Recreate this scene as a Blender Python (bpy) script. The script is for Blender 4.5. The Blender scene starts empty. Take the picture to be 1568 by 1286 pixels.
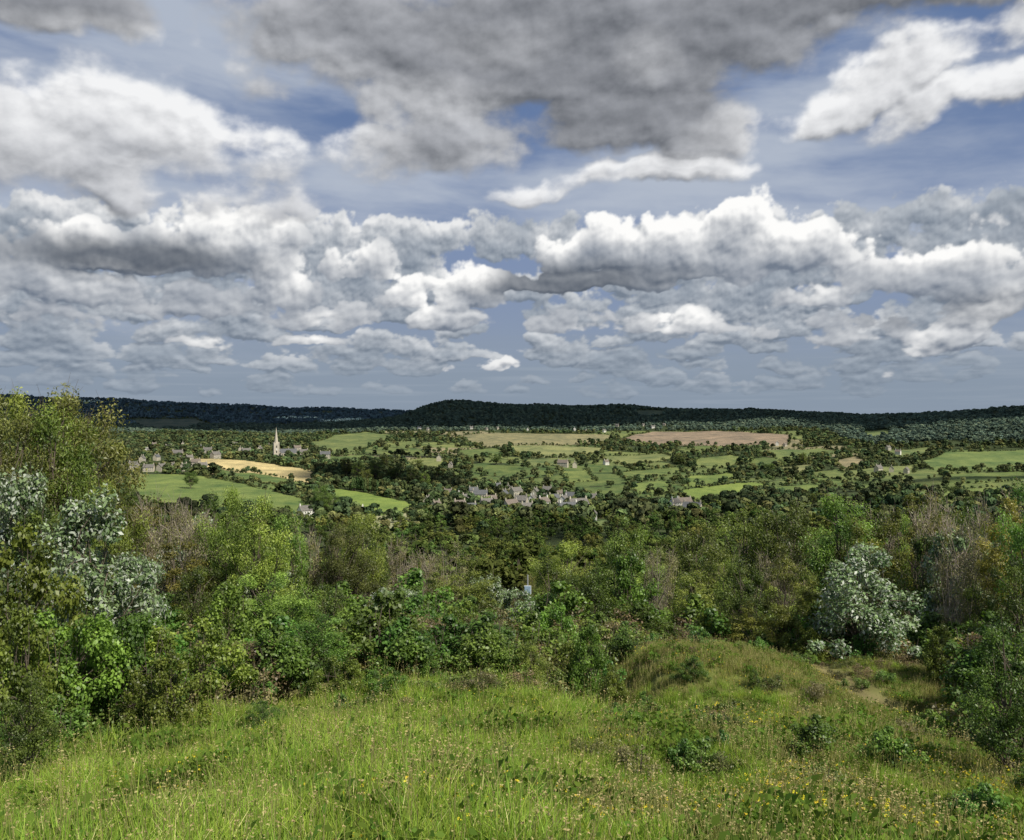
import bpy, math, numpy as np, time
from mathutils import Vector
F=1307.0; T0=time.time()
sc=bpy.context.scene
sc.view_settings.view_transform='Standard'
cam=bpy.data.cameras.new("camera"); co=bpy.data.objects.new("camera",cam); sc.collection.objects.link(co)
cam.sensor_width=36; cam.lens=36*F/1568; cam.clip_end=40000; cam.clip_start=.05
co.rotation_euler=(math.radians(90),0,0); sc.camera=co

# ---------- noise
_g=np.random.RandomState(5)
_A=_g.rand(256,256)*2*np.pi; _GX=np.cos(_A).astype(np.float32); _GY=np.sin(_A).astype(np.float32)
_WX=_g.rand(256,256).astype(np.float32); _WY=_g.rand(256,256).astype(np.float32)
def perlin(x,y,s=0):
    x=x+s*17.37; y=y+s*31.71
    xf=np.floor(x); yf=np.floor(y); xi=xf.astype(np.int32)&255; yi=yf.astype(np.int32)&255
    fx=(x-xf).astype(np.float32); fy=(y-yf).astype(np.float32)
    x1=(xi+1)&255; y1=(yi+1)&255
    u=fx*fx*fx*(fx*(fx*6-15)+10); v=fy*fy*fy*(fy*(fy*6-15)+10)
    a=_GX[xi,yi]*fx+_GY[xi,yi]*fy; b=_GX[x1,yi]*(fx-1)+_GY[x1,yi]*fy
    c=_GX[xi,y1]*fx+_GY[xi,y1]*(fy-1); d=_GX[x1,y1]*(fx-1)+_GY[x1,y1]*(fy-1)
    a=a+(b-a)*u; c=c+(d-c)*u
    return (a+(c-a)*v)*1.5
def fbm(x,y,o=5,r=.5,s=0):
    t=0;a=1;n=0
    for i in range(o):
        t=t+a*perlin(x*2.03**i,y*2.03**i,s+i*3); n+=a; a*=r
    return t/n*1.3
def worley(x,y,s=0):
    x=x+s*13.1;y=y+s*7.7
    xf=np.floor(x); yf=np.floor(y); acc=0
    for i in(-1,0,1):
        for j in(-1,0,1):
            a=(xf+i).astype(np.int32)&255;b=(yf+j).astype(np.int32)&255
            dx=xf+i+_WX[a,b]-x; dy=yf+j+_WY[a,b]-y
            acc=acc+np.exp(-14*np.sqrt(dx*dx+dy*dy))
    return (-np.log(acc+1e-12)/14).astype(np.float32)
def cells(x,y,size,s=0):
    x=x/size+s*13.1;y=y/size+s*7.7
    xf=np.floor(x); yf=np.floor(y); f1=np.full(x.shape,9.); f2=np.full(x.shape,9.); idn=np.zeros(x.shape,dtype=np.int64)
    for i in(-1,0,1):
        for j in(-1,0,1):
            a=(xf+i).astype(np.int64)&255;b=(yf+j).astype(np.int64)&255
            dx=xf+i+_WX[a,b]-x; dy=yf+j+_WY[a,b]-y; d=np.sqrt(dx*dx+dy*dy)
            n=d<f1; f2=np.where(n,f1,np.minimum(f2,d)); idn=np.where(n,a*256+b,idn); f1=np.where(n,d,f1)
    return idn,(f2-f1)*size
def hsh(i,k=0):
    v=np.sin(i*12.9898+k*78.233)*43758.5453; return v-np.floor(v)
def ss(x,a,b):
    t=np.clip((x-a)/(b-a),0,1); return t*t*(3-2*t)
def L3(a,b,t): return np.asarray(a,dtype=np.float32)*(1-t[...,None])+np.asarray(b,dtype=np.float32)*t[...,None]

def make_mesh(name,v,q,col=None,mats=(),smooth=False,mi=None):
    me=bpy.data.meshes.new(name); v=np.ascontiguousarray(v,dtype=np.float32); q=np.ascontiguousarray(q,dtype=np.int32)
    me.vertices.add(len(v)); me.vertices.foreach_set('co',v.ravel())
    k=q.shape[1]
    me.loops.add(q.size); me.loops.foreach_set('vertex_index',q.ravel())
    me.polygons.add(len(q)); me.polygons.foreach_set('loop_start',np.arange(len(q),dtype=np.int32)*k)
    if smooth: me.polygons.foreach_set('use_smooth',np.ones(len(q),dtype=bool))
    if mi is not None: me.polygons.foreach_set('material_index',np.ascontiguousarray(mi,dtype=np.int32))
    me.update(calc_edges=True)
    if col is not None:
        a=me.color_attributes.new('Col','FLOAT_COLOR','POINT'); c=np.ones((len(v),4),dtype=np.float32); c[:,:3]=col
        a.data.foreach_set('color',c.ravel())
    for m in mats: me.materials.append(m)
    return me
def add(name,me,parent=None,loc=None,rz=0,sc_=None):
    o=bpy.data.objects.new(name,me); sc.collection.objects.link(o)
    if parent: o.parent=parent
    if loc is not None: o.location=loc
    if rz: o.rotation_euler=(0,0,rz)
    if sc_ is not None: o.scale=sc_
    return o

# ---------- sky
def sky_colors(az,el):
    da=(az[1]-az[0])*F; de=(el[1]-el[0])*F
    AZ,EL=np.meshgrid(az,el); U=(AZ*F).astype(np.float32); W=(EL*F).astype(np.float32)
    def b2(cx,cy):
        X=(cx-784)/F; Z=(643-cy)/F; a=math.atan(X); return a*F, math.atan(Z*math.cos(a))*F
    def blobs(lst,Uw,Ww,flat=.5):
        acc=np.zeros_like(U)
        for b in lst:
            cx,cy,rx,ry,w=b[:5]; rot=math.radians(b[5]) if len(b)>5 else 0
            u0,w0=b2(cx,cy); R=max(rx,ry)*1.6+60
            c0=int(max(0,(u0-R-U[0,0])/da)); c1=int(min(len(az),(u0+R-U[0,0])/da+1)); r0=int(max(0,(w0-R-W[0,0])/de)); r1=int(min(len(el),(w0+R-W[0,0])/de+1))
            if c1<=c0 or r1<=r0: continue
            dx=Uw[r0:r1,c0:c1]-u0; dy=Ww[r0:r1,c0:c1]-w0
            if rot: dx,dy=dx*math.cos(rot)+dy*math.sin(rot),-dx*math.sin(rot)+dy*math.cos(rot)
            ryy=np.where(dy<0,ry*flat,ry)
            q=np.clip(1-np.sqrt((dx/rx)**2+(dy/ryy)**2)*.75,0,1)
            q=np.minimum(q*1.6,1.)*w
            s=acc[r0:r1,c0:c1]; np.maximum(s,q,out=s)
        return acc
    def shift(D,du,dw):
        a=int(round(du/da)); b=int(round(dw/de)); o=np.zeros_like(D)
        H,Wd=D.shape
        if b>=H or abs(a)>=Wd: return o
        o[:H-b,:Wd-a]=D[b:,a:]
        if a: o[:,Wd-a:]=o[:,Wd-a-1:Wd-a]
        return o
    n1=fbm(U/300,W/220,4,.5,1); n2=fbm(U/300,W/220,4,.5,2)
    m1=fbm(U/70,W/60,4,.55,3); m2=fbm(U/70,W/60,4,.55,4)
    h=np.clip(W/620,0,1)
    col=L3((.28,.34,.43),(.21,.28,.44),ss(h,0,.45)); col=col*(1-ss(h,.4,.8)[...,None])+np.array((.12,.19,.36))*ss(h,.4,.8)[...,None]
    st=fbm((U+n1*30)/420,(W+n2*16+U*.05)/85,7,.55,7)
    Ub=U+n1*60+m1*14; Wb=W+n2*40+m2*10
    sm=blobs([(250,60,420,70,.6),(100,110,300,60,.6),(750,300,700,70,.65),(1350,250,330,60,.35,-8),(150,310,260,60,.6),(1300,330,300,60,.45),(1350,120,300,60,.3),(300,110,200,40,.3)],Ub,Wb,1.)
    sa=ss(st*.65+sm,-.05,.85)*.8
    col=L3((0,0,0),(.50,.55,.63),sa)+col*(1-sa[...,None])
    hv=ss(W+fbm(U/260,W/12,4,.5,31)*30,190,20)*.8
    col=col*(1-hv[...,None])+np.array((.26,.315,.39))*hv[...,None]
    Wl=np.where(W<230,np.log(np.maximum(W,0)+70)*300,math.log(300)*300+(W-230)).astype(np.float32)
    def puff(sc_,s):
        x=U/sc_; y=Wl/sc_
        return (.9*fbm(x/1.9,y/1.9,6,.52,s)+.5*(.45-worley(x+m1*.15,y*1.1+m2*.15,s))+.27*(.45-worley(x*2.2,y*2.4,s+1))+.14*(.45-worley(x*4.7,y*5,s+2)))
    def layer(col,cover,pf,sunf,thr,soft,ell,stp,n,shadow,lit,slant=.4,dark=None,amax=1.,gain=1.):
        T=np.clip(cover+pf*.57-thr,0,None)*ss(cover,0,.12); D=ss(T,0,soft)*amax
        Tm=np.minimum(T,.55)
        tau=np.zeros_like(T)
        for i in range(1,n+1): tau+=shift(Tm,stp*i*slant,stp*i)*stp/ell
        li=np.exp(-tau)
        rel=(T-shift(T,stp*.8,stp*1.4))
        li=np.clip(li+rel*1.2*gain*(.3+li),0,1.15)*sunf
        sh=np.clip(.5+rel*1.6*gain+pf*.12,0.,1.3)
        c=L3(shadow[0],shadow[1],sh)
        if dark is not None: c=c*(1-.45*dark[...,None])
        c=c+(np.array(lit)-c)*np.clip(li,0,1)[...,None]
        return col*(1-D[...,None])+c*D[...,None]
    rs=np.random.RandomState(3)
    Uc=U+m1*16+n1*20; Wc=W+m2*9
    acc=np.zeros_like(U)
    for i in range(1500):
        w0=40+257*rs.rand()**1.5; a=(rs.rand()*2-1)*math.pi; sz=(10+w0*.17)*(.6+.9*rs.rand())
        u0=a*F; rx=sz*1.8; ry=sz*.9; R=rx*1.5+30
        c0=int(max(0,(u0-R-U[0,0])/da)); c1=int(min(len(az),(u0+R-U[0,0])/da+1)); r0=int(max(0,(w0-R-W[0,0])/de)); r1=int(min(len(el),(w0+R-W[0,0])/de+1))
        if c1<=c0 or r1<=r0: continue
        dx=Uc[r0:r1,c0:c1]-u0; dy=Wc[r0:r1,c0:c1]-w0
        q=np.clip(1.15-np.sqrt((dx/rx)**2+(dy/np.where(dy<0,ry*.4,ry))**2),0,.75)
        s=acc[r0:r1,c0:c1]; np.maximum(s,q,out=s)
    acc*=ss(W,330,270)
    bright=[(860,365,45,30,.7),(940,345,60,32,.9),(1030,335,65,36,.95),(1155,325,65,46,1.1),(1220,355,50,40,1.),(1100,372,150,30,.6),
         (1420,380,110,26,.6),(1315,355,35,25,.6),(1480,492,80,25,.8,28),(1250,442,50,20,.7),(340,345,90,34,1.),(412,330,45,28,.6),(120,350,45,22,.6),
         (150,428,75,26,.7),(432,415,40,42,.8),(545,385,50,25,.5),(620,432,36,25,.7),(700,415,60,32,1.),(655,468,50,28,.9),(715,482,36,18,.8),(770,554,34,14,.35),
         (1040,487,60,20,.7),(490,485,30,12,.5),(310,522,32,10,.6),(475,521,44,10,.5),(1500,385,70,25,.45),(40,450,60,16,.3)]
    sun=blobs(bright,U+m1*8,W+m2*8,1.)
    base_sun=np.clip(.48+fbm(U/160,W/70,3,.5,9)*.8,.06,.9)*ss(W,10,150)
    col=layer(col,acc,puff(28,11),np.clip(base_sun+sun*.4,0,1),.30,.22,9,4,9,((.18,.22,.28),(.34,.39,.455)),(.83,.835,.84))
    hv2=ss(W+fbm(U/200,W/10,4,.5,33)*26,125,15)*.66
    col=col*(1-hv2[...,None])+np.array((.245,.305,.385))*hv2[...,None]
    sb=ss(fbm(U/300,W/9,5,.55,55),.0,.6)*ss(W,130,60)*ss(W,0,30)*.4
    col=col*(1-sb[...,None])+np.array((.34,.395,.465))*sb[...,None]
    cum=[(860,400,75,50,.75),(945,395,85,62,.8),(1030,392,80,74,.85),(1150,392,90,88,.9),(1225,392,60,58,.8),(1080,410,200,45,.8),(870,435,160,30,.85),
         (1420,425,150,58,.75),(1310,392,50,46,.6),(1520,430,110,80,.7),(1480,505,100,45,.7,28),(1250,460,70,30,.6),
         (340,385,120,62,.8),(412,360,60,42,.7),(120,372,70,36,.7),(200,400,180,46,.85),(150,450,110,42,.7),(430,450,60,78,.75),(545,415,75,54,.65),
         (620,460,50,44,.65),(700,455,70,60,.8),(655,490,60,40,.65),(715,500,45,24,.6),(60,430,100,50,.65),(300,470,140,45,.65),(480,490,120,34,.55),
         (770,562,38,14,.46),(685,570,22,12,.42),(1040,500,130,34,.6),(900,495,130,34,.5),(310,526,60,14,.5),(460,524,70,16,.5),(90,495,130,28,.5),(1290,510,130,34,.5)]
    cv=blobs(cum,U+m1*15+n1*10,W+m2*12,.42)
    dk=blobs([(860,430,170,32,.9),(960,425,130,26,.6),(200,392,170,30,1.),(1530,470,90,26,.5),(1390,480,70,20,.5)],Uc,Wc,1.)
    col=layer(col,cv,puff(42,21),np.clip(.34+sun*1.0-dk*.34,0,1.1),.36,.17,17,5,12,((.17,.205,.265),(.37,.405,.46)),(.99,.985,.97),dark=dk)
    big=[(900,70,480,150,.95),(960,180,240,80,.85),(1090,190,110,60,.75,30),(620,60,330,110,.85),(640,235,110,50,.55),(440,120,130,70,.6),(60,0,180,60,.8),(1350,-20,420,60,.9),
         (150,190,180,80,.75),(290,230,200,70,.7),(50,230,120,90,.7),(220,275,270,50,.7),(540,230,150,60,.6),(1400,110,290,50,.8,14),(1500,140,180,45,.7,10),
         (1000,270,190,30,.65),(820,285,120,22,.5),(700,160,260,120,.7),(480,250,200,50,.5)]
    cb=blobs(big,U+n1*60+m1*22,W+n2*36+m2*14,.8)
    over=ss(W,560,800)*.6
    pfb=.95*fbm(U/170,W/110,8,.53,41)+.28*(.45-worley(U/95+n1*.5,W/64+n2*.5,42))+.16*(.45-worley(U/42+m1*.4,W/32,43))
    bb=blobs([(140,150,130,40,1.),(270,190,170,34,.95),(60,215,80,50,.6),(1400,100,270,50,1.1,14),(1500,135,160,40,1.,8),(1000,266,160,24,.9),(850,278,100,18,.5),
         (360,212,100,26,.7),(250,270,160,30,.4),(660,150,110,36,.45),(520,215,90,30,.5),(240,75,260,26,.5),(990,90,45,34,.4),(760,60,80,30,.25)],U+n1*40+m1*14,W+n2*24+m2*10,1.)
    bd=blobs([(900,50,480,130,1.),(960,165,240,70,1.),(1090,190,110,50,.8,30),(620,30,300,70,.8),(640,230,110,30,.6),(440,105,100,45,.6),(60,0,200,50,1.),(1350,-25,420,60,1.)],U+n1*60+m1*14,W+n2*36+m2*10,1.)
    col=layer(col,np.maximum(cb,over),pfb,np.clip(.45+bb*.8-bd*.38,0,1.),.34,.36,60,9,8,((.165,.18,.21),(.45,.47,.52)),(.90,.905,.915),dark=bd*.68,gain=1.1)
    return np.clip(col,0,1)
def grid_mesh(az,el,R):
    AZ,EL=np.meshgrid(az,el)
    v=np.stack([R*np.sin(AZ)*np.cos(EL),R*np.cos(AZ)*np.cos(EL),R*np.sin(EL)],-1).reshape(-1,3)
    n=len(az); m=len(el)
    i=(np.arange(m-1)[:,None]*n+np.arange(n-1)[None,:]).ravel()
    return v,np.stack([i,i+1,i+n+1,i+n],-1)
def build_sky():
    m=bpy.data.materials.new('sky_clouds'); m.use_nodes=True; t=m.node_tree; t.nodes.clear()
    a=t.nodes.new('ShaderNodeAttribute'); a.attribute_name='Col'; e=t.nodes.new('ShaderNodeEmission'); o=t.nodes.new('ShaderNodeOutputMaterial')
    t.links.new(a.outputs[0],e.inputs[0]); t.links.new(e.outputs[0],o.inputs[0]); m.cycles.emission_sampling='NONE'
    r=math.radians
    a1=np.linspace(r(-36),r(36),1240); e1=np.linspace(r(-1.5),r(28),500)
    v1,q1=grid_mesh(a1,e1,15000); c1=sky_colors(a1,e1).reshape(-1,3)
    a2=np.linspace(r(-180),r(180),1000); e2=np.linspace(r(-8),r(42),130)
    v2,q2=grid_mesh(a2,e2,15600); c2=sky_colors(a2,e2).reshape(-1,3)
    add('sky',make_mesh('sky',np.concatenate([v1,v2]),np.concatenate([q1,q2+len(v1)]),np.concatenate([c1,c2]),[m],True))
build_sky(); print('sky',time.time()-T0)
# ---------- sun & world
az_s=math.atan2(0.62,-0.5); el_s=math.radians(50)
S=Vector((math.sin(az_s)*math.cos(el_s),math.cos(az_s)*math.cos(el_s),math.sin(el_s)))
w=bpy.data.worlds.new("World"); sc.world=w; w.use_nodes=True; t=w.node_tree
sk=t.nodes.new('ShaderNodeTexSky'); sk.sky_type='NISHITA'; sk.sun_disc=False; sk.sun_elevation=el_s; sk.sun_rotation=az_s
bg=t.nodes['Background']; t.links.new(sk.outputs[0],bg.inputs[0]); bg.inputs[1].default_value=.10
sl=bpy.data.lights.new('sun','SUN'); sl.energy=5.; sl.angle=math.radians(.53); sl.color=(1,.94,.82)
so=bpy.data.objects.new('sun',sl); sc.collection.objects.link(so); so.rotation_euler=S.to_track_quat('Z','Y').to_euler()

# ---------- terrain heightfield
cols=np.array([-1200,0,200,400,600,680,800,1000,1200,1400,1568,2800.])
near=[(0.,-1.6),(5,-2.6),(25,-6.6),(60,-15.),(150,-36.),(300,-61.),(450,-71.)]
far={560:[800]*12,
 700:[775,775,775,780,790,791,792,790,788,786,786,786],
 900:[748,748,748,752,768,772,772,772,770,768,768,768],
 1100:[727,727,727,731,745,748,749,750,751,752,752,752],
 1300:[710,710,710,714,726,729,730,732,734,735,735,735],
 1500:[697,697,697,700,709,711,713,716,719,720,720,720],
 1900:[683,683,683,684,688,690,691,692,693,692,690,690],
 2300:[673,673,673,673,673,673,673,673,670,656,650,650],
 2700:[665,665,665,665,662,660,660,661,655,636,628,624],
 3000:[660,660,660,660,655,640,641,642,642,638,632,630],
 3300:[656,656,656,656,645,612,619,624,632,640,640,638],
 3700:[650,650,650,650,645,624,630,632,638,642,642,640],
 4500:[630,632,634,637,640,640,640,640,640,640,640,640],
 5200:[604,607,614,625,631,634,638,640,640,640,640,640],
 6000:[606,610,617,625,629,634,637,640,640,640,640,640],
 9000:[625,625,626,630,634,640,640,640,640,640,640,640],
 14500:[640]*12}
R_=np.array([n[0] for n in near]+list(far.keys()),dtype=float)
Z_=np.zeros((len(R_),len(cols)))
cosb=np.maximum(np.cos(np.arctan((cols-784)/F)),.55)
for i,n in enumerate(near): Z_[i]=n[1]
for i,(r,pl) in enumerate(far.items()):
    Z_[i+len(near)]=(643-np.array(pl,dtype=float))/F*r*cosb
lnR=np.log(R_+8)
gr=np.linspace(lnR[0],lnR[-1],900); gc=np.linspace(-1200,2800,500)
tmp=np.stack([np.interp(gr,lnR,Z_[:,j]) for j in range(len(cols))],1)
G=np.stack([np.interp(gc,cols,tmp[i]) for i in range(900)],0)
def smooth(a,n,ax):
    k=np.hanning(2*n+3)[1:-1]; k/=k.sum()
    p=np.pad(a,[(n,n) if i==ax else (0,0) for i in range(2)],mode='edge')
    return np.apply_along_axis(lambda v:np.convolve(v,k,'valid'),ax,p)
G=smooth(smooth(G,7,0),7,1)
def H(x,y):
    x=np.asarray(x,dtype=float); y=np.asarray(y,dtype=float)
    r=np.hypot(x,y); b=np.clip(np.arctan2(x,y),-1.1,1.1)
    px=784+F*np.tan(b)
    i=np.clip((np.log(r+8)-gr[0])/(gr[1]-gr[0]),0,898.99); j=np.clip((px-gc[0])/(gc[1]-gc[0]),0,498.99)
    i0=i.astype(int); j0=j.astype(int); fi=i-i0; fj=j-j0
    z=(G[i0,j0]*(1-fi)+G[i0+1,j0]*fi)*(1-fj)+(G[i0,j0+1]*(1-fi)+G[i0+1,j0+1]*fi)*fj
    back=ss(-y,0,60); z=z*(1-back)+back*(-1.6+np.clip(-y,0,400)*.12)
    z=z+(fbm(x/4.,y/4.,3,.5,60)*.26+fbm(x/1.3,y/1.3,2,.5,63)*.10)*ss(r,2,10)*(1-ss(r,60,200))
    z=z+fbm(x/330.,y/330.,4,.5,61)*9*ss(r,500,1200)+ss(r,2400,3200)*fbm(x/240.,y/240.,3,.5,62)*8
    wx=x+fbm(x/2,y/2,2,.5,64)*.5
    dx=(wx-4.5); dy=(y-19.4)
    z=z+.66*np.exp(-(np.where(dx<0,dx/1.6,dx/3.0))**4)*np.exp(-(np.where(dy<0,dy/2.0,dy/2.8))**2)
    z=z-.55*np.exp(-((wx-8.6)/1.8)**2)*np.exp(-((y-18)/5)**2)-.6*np.exp(-((wx-1.9)/1.1)**2)*np.exp(-((y-18)/4)**2)-.3*np.exp(-((wx-5)/4.)**2)*np.exp(-((y-25.5)/2.5)**2)
    return z
def project(x,y,z):
    y=np.maximum(y,1e-3); return 784+F*x/y, 643-F*z/y
rr=np.exp(np.linspace(math.log(480),math.log(6500),700))
def P2W(px,py):
    b=math.atan((px-784)/F); x=rr*math.sin(b); y=rr*math.cos(b)
    p=643-F*H(x,y)/y; m=np.minimum.accumulate(p)
    k=int(np.argmax(m<=py)) if (m<=py).any() else len(rr)-1
    return x[k],y[k]
fields=[
 ([(300,702),(340,703),(420,711),(480,721),(484,750),(420,744),(350,732),(302,719)],(.50,.41,.20)),
 ([(185,727),(285,727),(340,735),(420,752),(475,768),(480,795),(420,795),(300,792),(185,770)],(.15,.20,.06)),
 ([(330,716),(400,726),(478,742),(470,758),(400,747),(335,733)],(.125,.17,.055)),
 ([(503,746),(560,755),(620,768),(655,778),(625,800),(540,795),(505,786)],(.18,.245,.06)),
 ([(560,791),(640,783),(648,806),(600,822),(560,819)],(.30,.30,.17)),
 ([(465,682),(510,667),(560,661),(605,667),(565,686),(510,698)],(.14,.175,.065)),
 ([(940,674),(1000,661),(1100,660),(1212,666),(1207,682),(1100,683),(1000,683)],(.26,.205,.145)),
 ([(700,669),(760,663),(820,664),(938,667),(932,679),(840,682),(740,686)],(.23,.215,.115)),
 ([(778,682),(850,682),(932,687),(862,702),(792,699)],(.22,.235,.10)),
 ([(615,706),(650,701),(692,702),(672,719),(628,719)],(.19,.215,.08)),
 ([(860,722),(900,720),(912,737),(868,740)],(.16,.20,.065)),
 ([(1065,703),(1120,697),(1155,702),(1112,718),(1058,717)],(.17,.205,.07)),
 ([(1190,716),(1240,711),(1262,718),(1212,728)],(.21,.22,.10)),
 ([(1272,707),(1310,699),(1333,709),(1290,721)],(.26,.225,.13)),
 ([(1055,729),(1120,722),(1132,733),(1082,748),(1048,745)],(.16,.21,.06)),
 ([(1040,752),(1130,739),(1175,741),(1150,761),(1100,772),(1050,771)],(.19,.25,.065)),
 ([(1175,745),(1262,742),(1256,760),(1188,764)],(.16,.21,.065)),
 ([(1405,710),(1450,692),(1600,687),(1600,719),(1500,720),(1428,720)],(.14,.19,.065)),
 ([(1290,722),(1340,716),(1405,712),(1400,724),(1330,732)],(.18,.21,.08)),
 ([(1425,753),(1490,748),(1600,745),(1600,766),(1440,769)],(.17,.22,.065)),
 ([(1300,792),(1350,778),(1430,774),(1405,798)],(.19,.25,.07)),
 ([(660,822),(690,819),(737,817),(737,838),(690,840)],(.14,.19,.055)),
 ([(898,801),(938,795),(934,816),(902,817)],(.17,.21,.08)),
 ([(1018,769),(1060,765),(1092,775),(1052,795)],(.19,.22,.09)),
 ([(195,643),(300,640),(322,650),(240,660)],(.08,.105,.07)),
 ([(972,629),(1022,629),(1012,638),(976,638)],(.10,.13,.08)),
 ([(1318,661),(1362,657),(1362,670),(1328,672)],(.15,.19,.075)),
 ([(960,742),(1030,737),(1028,752),(975,758)],(.16,.21,.065)),
 ([(900,700),(1010,695),(1040,703),(960,714)],(.18,.205,.08)),
 ([(1150,690),(1260,686),(1300,694),(1190,704)],(.14,.18,.065)),
 ([(480,700),(560,696),(600,704),(520,714)],(.11,.155,.055)),
 ([(1240,728),(1330,738),(1400,742),(1340,752),(1250,742)],(.14,.19,.06)),
 ([(1350,690),(1420,684),(1440,692),(1370,700)],(.15,.185,.07)),
 ([(940,725),(1040,715),(1050,724),(960,737)],(.14,.18,.06)),
 ([(700,690),(760,686),(780,697),(710,704)],(.13,.17,.06)),
 ([(800,704),(880,700),(890,712),(810,716)],(.15,.18,.07)),
 ([(1260,762),(1380,756),(1420,768),(1290,776)],(.15,.20,.06)),
 ([(1440,726),(1568,722),(1590,736),(1450,742)],(.14,.185,.06)),
]
def inpoly(px,py,poly):
    px=np.asarray(px);py=np.asarray(py); ins=np.zeros(px.shape,bool); n=len(poly)
    for i in range(n):
        x1,y1=poly[i]; x2,y2=poly[(i+1)%n]
        if y1==y2: continue
        c=((y1>py)!=(y2>py))&(px<(x2-x1)*(py-y1)/(y2-y1)+x1); ins^=c
    return ins
fieldsW=[([P2W(*p) for p in poly],c) for poly,c in fields]
def landuse(x,y):
    wx=x+fbm(x/90,y/90,3,.5,70)*22; wy=y+fbm(x/90,y/90,3,.5,71)*22
    idn,edge=cells(wx,wy,150.,3); hh=hsh(idn,1)
    r=np.hypot(x,y); z=H(x,y); px,py=project(x,y,z)
    forest=(py<660)|((px>150)&(px<560)&(py<672))|(r<620)|((px>480)&(px<720)&(py>706)&(py<768))|((px>120)&(px<500)&(py<727)&(r>1000)&(hh<.7))|((px>1230)&(py<688)&(hsh(idn,4)<.8))
    opn=(hh<.60)&(~forest)&(edge>7)
    k=hsh(idn,2)[...,None]; k2=hsh(idn,3)
    c=np.array((.10,.14,.048))*(1-k)+np.array((.18,.21,.075))*k
    c=np.where((k2>.87)[...,None],np.array((.25,.225,.13)),c)
    col=np.where(opn[...,None],c,np.array((.052,.070,.030)))
    named=np.zeros(x.shape,bool)
    ex=x+fbm(x/25,y/25,3,.5,72)*5; ey=y+fbm(x/25,y/25,3,.5,73)*5
    for poly,fc in fieldsW:
        m=inpoly(ex,ey,poly); named|=m; col=np.where(m[...,None],np.array(fc),col)
    return opn|named,col,edge,named,forest
def build_ground():
    r1=np.exp(np.linspace(math.log(1.),math.log(60),230)); r2=np.exp(np.linspace(math.log(60),math.log(500),90))[1:]
    r3=np.exp(np.linspace(math.log(500),math.log(3800),420))[1:]; r4=np.exp(np.linspace(math.log(3800),math.log(15500),70))[1:]
    R=np.concatenate([[.02],r1,r2,r3,r4])
    d=math.radians
    B=np.concatenate([np.linspace(d(-180),d(-50),60)[:-1],np.linspace(d(-50),d(-34),60)[:-1],np.linspace(d(-34),d(34),760),np.linspace(d(34),d(50),60)[1:],np.linspace(d(50),d(180),60)[1:]])
    BB,RR=np.meshgrid(B,R); x=RR*np.sin(BB); y=RR*np.cos(BB); z=H(x,y)
    n=len(B); m=len(R); i=(np.arange(m-1)[:,None]*n+np.arange(n-1)[None,:]).ravel()
    q=np.stack([i,i+1,i+n+1,i+n],-1)
    o,c,e,_,_=landuse(x,y)
    sp=(fbm(x/60,y/60,4,.6,80)+.6*fbm(x/14,y/40,3,.6,82))[...,None]
    c=c*(1+.35*sp)+sp*np.array((.03,.01,.0))*(c.sum(-1,keepdims=True)>.2)
    nearc=L3((.12,.145,.035),(.18,.165,.07),ss(fbm(x/2.6,y/2.6,4,.6,81),-.1,.5))
    scr=np.array((.045,.06,.02)); k=ss(RR,24,32)[...,None]
    nearc=nearc*(1-k)+scr*k
    path=np.exp(-((x-(8.4-.008*(y-18)**2)+.4*fbm(x/2,y/2,3,.5,83))/.6)**2)*ss(y,12,15)*(1-ss(y,23,26))*.75
    nearc=nearc*(1-path[...,None])+np.array((.22,.175,.095))*path[...,None]
    k=ss(RR,380,480)[...,None]
    col=np.clip(nearc*(1-k)+c*k,.005,1)
    m_=bpy.data.materials.new('ground_grass'); m_.use_nodes=True; t=m_.node_tree; N=t.nodes; b=N['Principled BSDF']; b.inputs['Roughness'].default_value=.95; b.inputs['Specular IOR Level'].default_value=.1
    a=N.new('ShaderNodeAttribute'); a.attribute_name='Col'; g=N.new('ShaderNodeNewGeometry')
    n1=N.new('ShaderNodeTexNoise'); n1.inputs['Scale'].default_value=.9; n1.inputs['Detail'].default_value=8; t.links.new(g.outputs['Position'],n1.inputs['Vector'])
    mr=N.new('ShaderNodeMapRange'); mr.inputs[1].default_value=.3; mr.inputs[2].default_value=.7; mr.inputs[3].default_value=.6; mr.inputs[4].default_value=1.4; t.links.new(n1.outputs[0],mr.inputs[0])
    vm=N.new('ShaderNodeVectorMath'); vm.operation='SCALE'; t.links.new(a.outputs[0],vm.inputs[0]); t.links.new(mr.outputs[0],vm.inputs[3]); t.links.new(vm.outputs[0],b.inputs['Base Color'])
    bp=N.new('ShaderNodeBump'); bp.inputs['Strength'].default_value=.5; bp.inputs['Distance'].default_value=.08; t.links.new(n1.outputs[0],bp.inputs['Height']); t.links.new(bp.outputs[0],b.inputs['Normal'])
    v=np.stack([x,y,z],-1).reshape(-1,3)
    add('ground',make_mesh('ground',v,q,col.reshape(-1,3),[m_],True))
build_ground(); print('ground',time.time()-T0)

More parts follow.
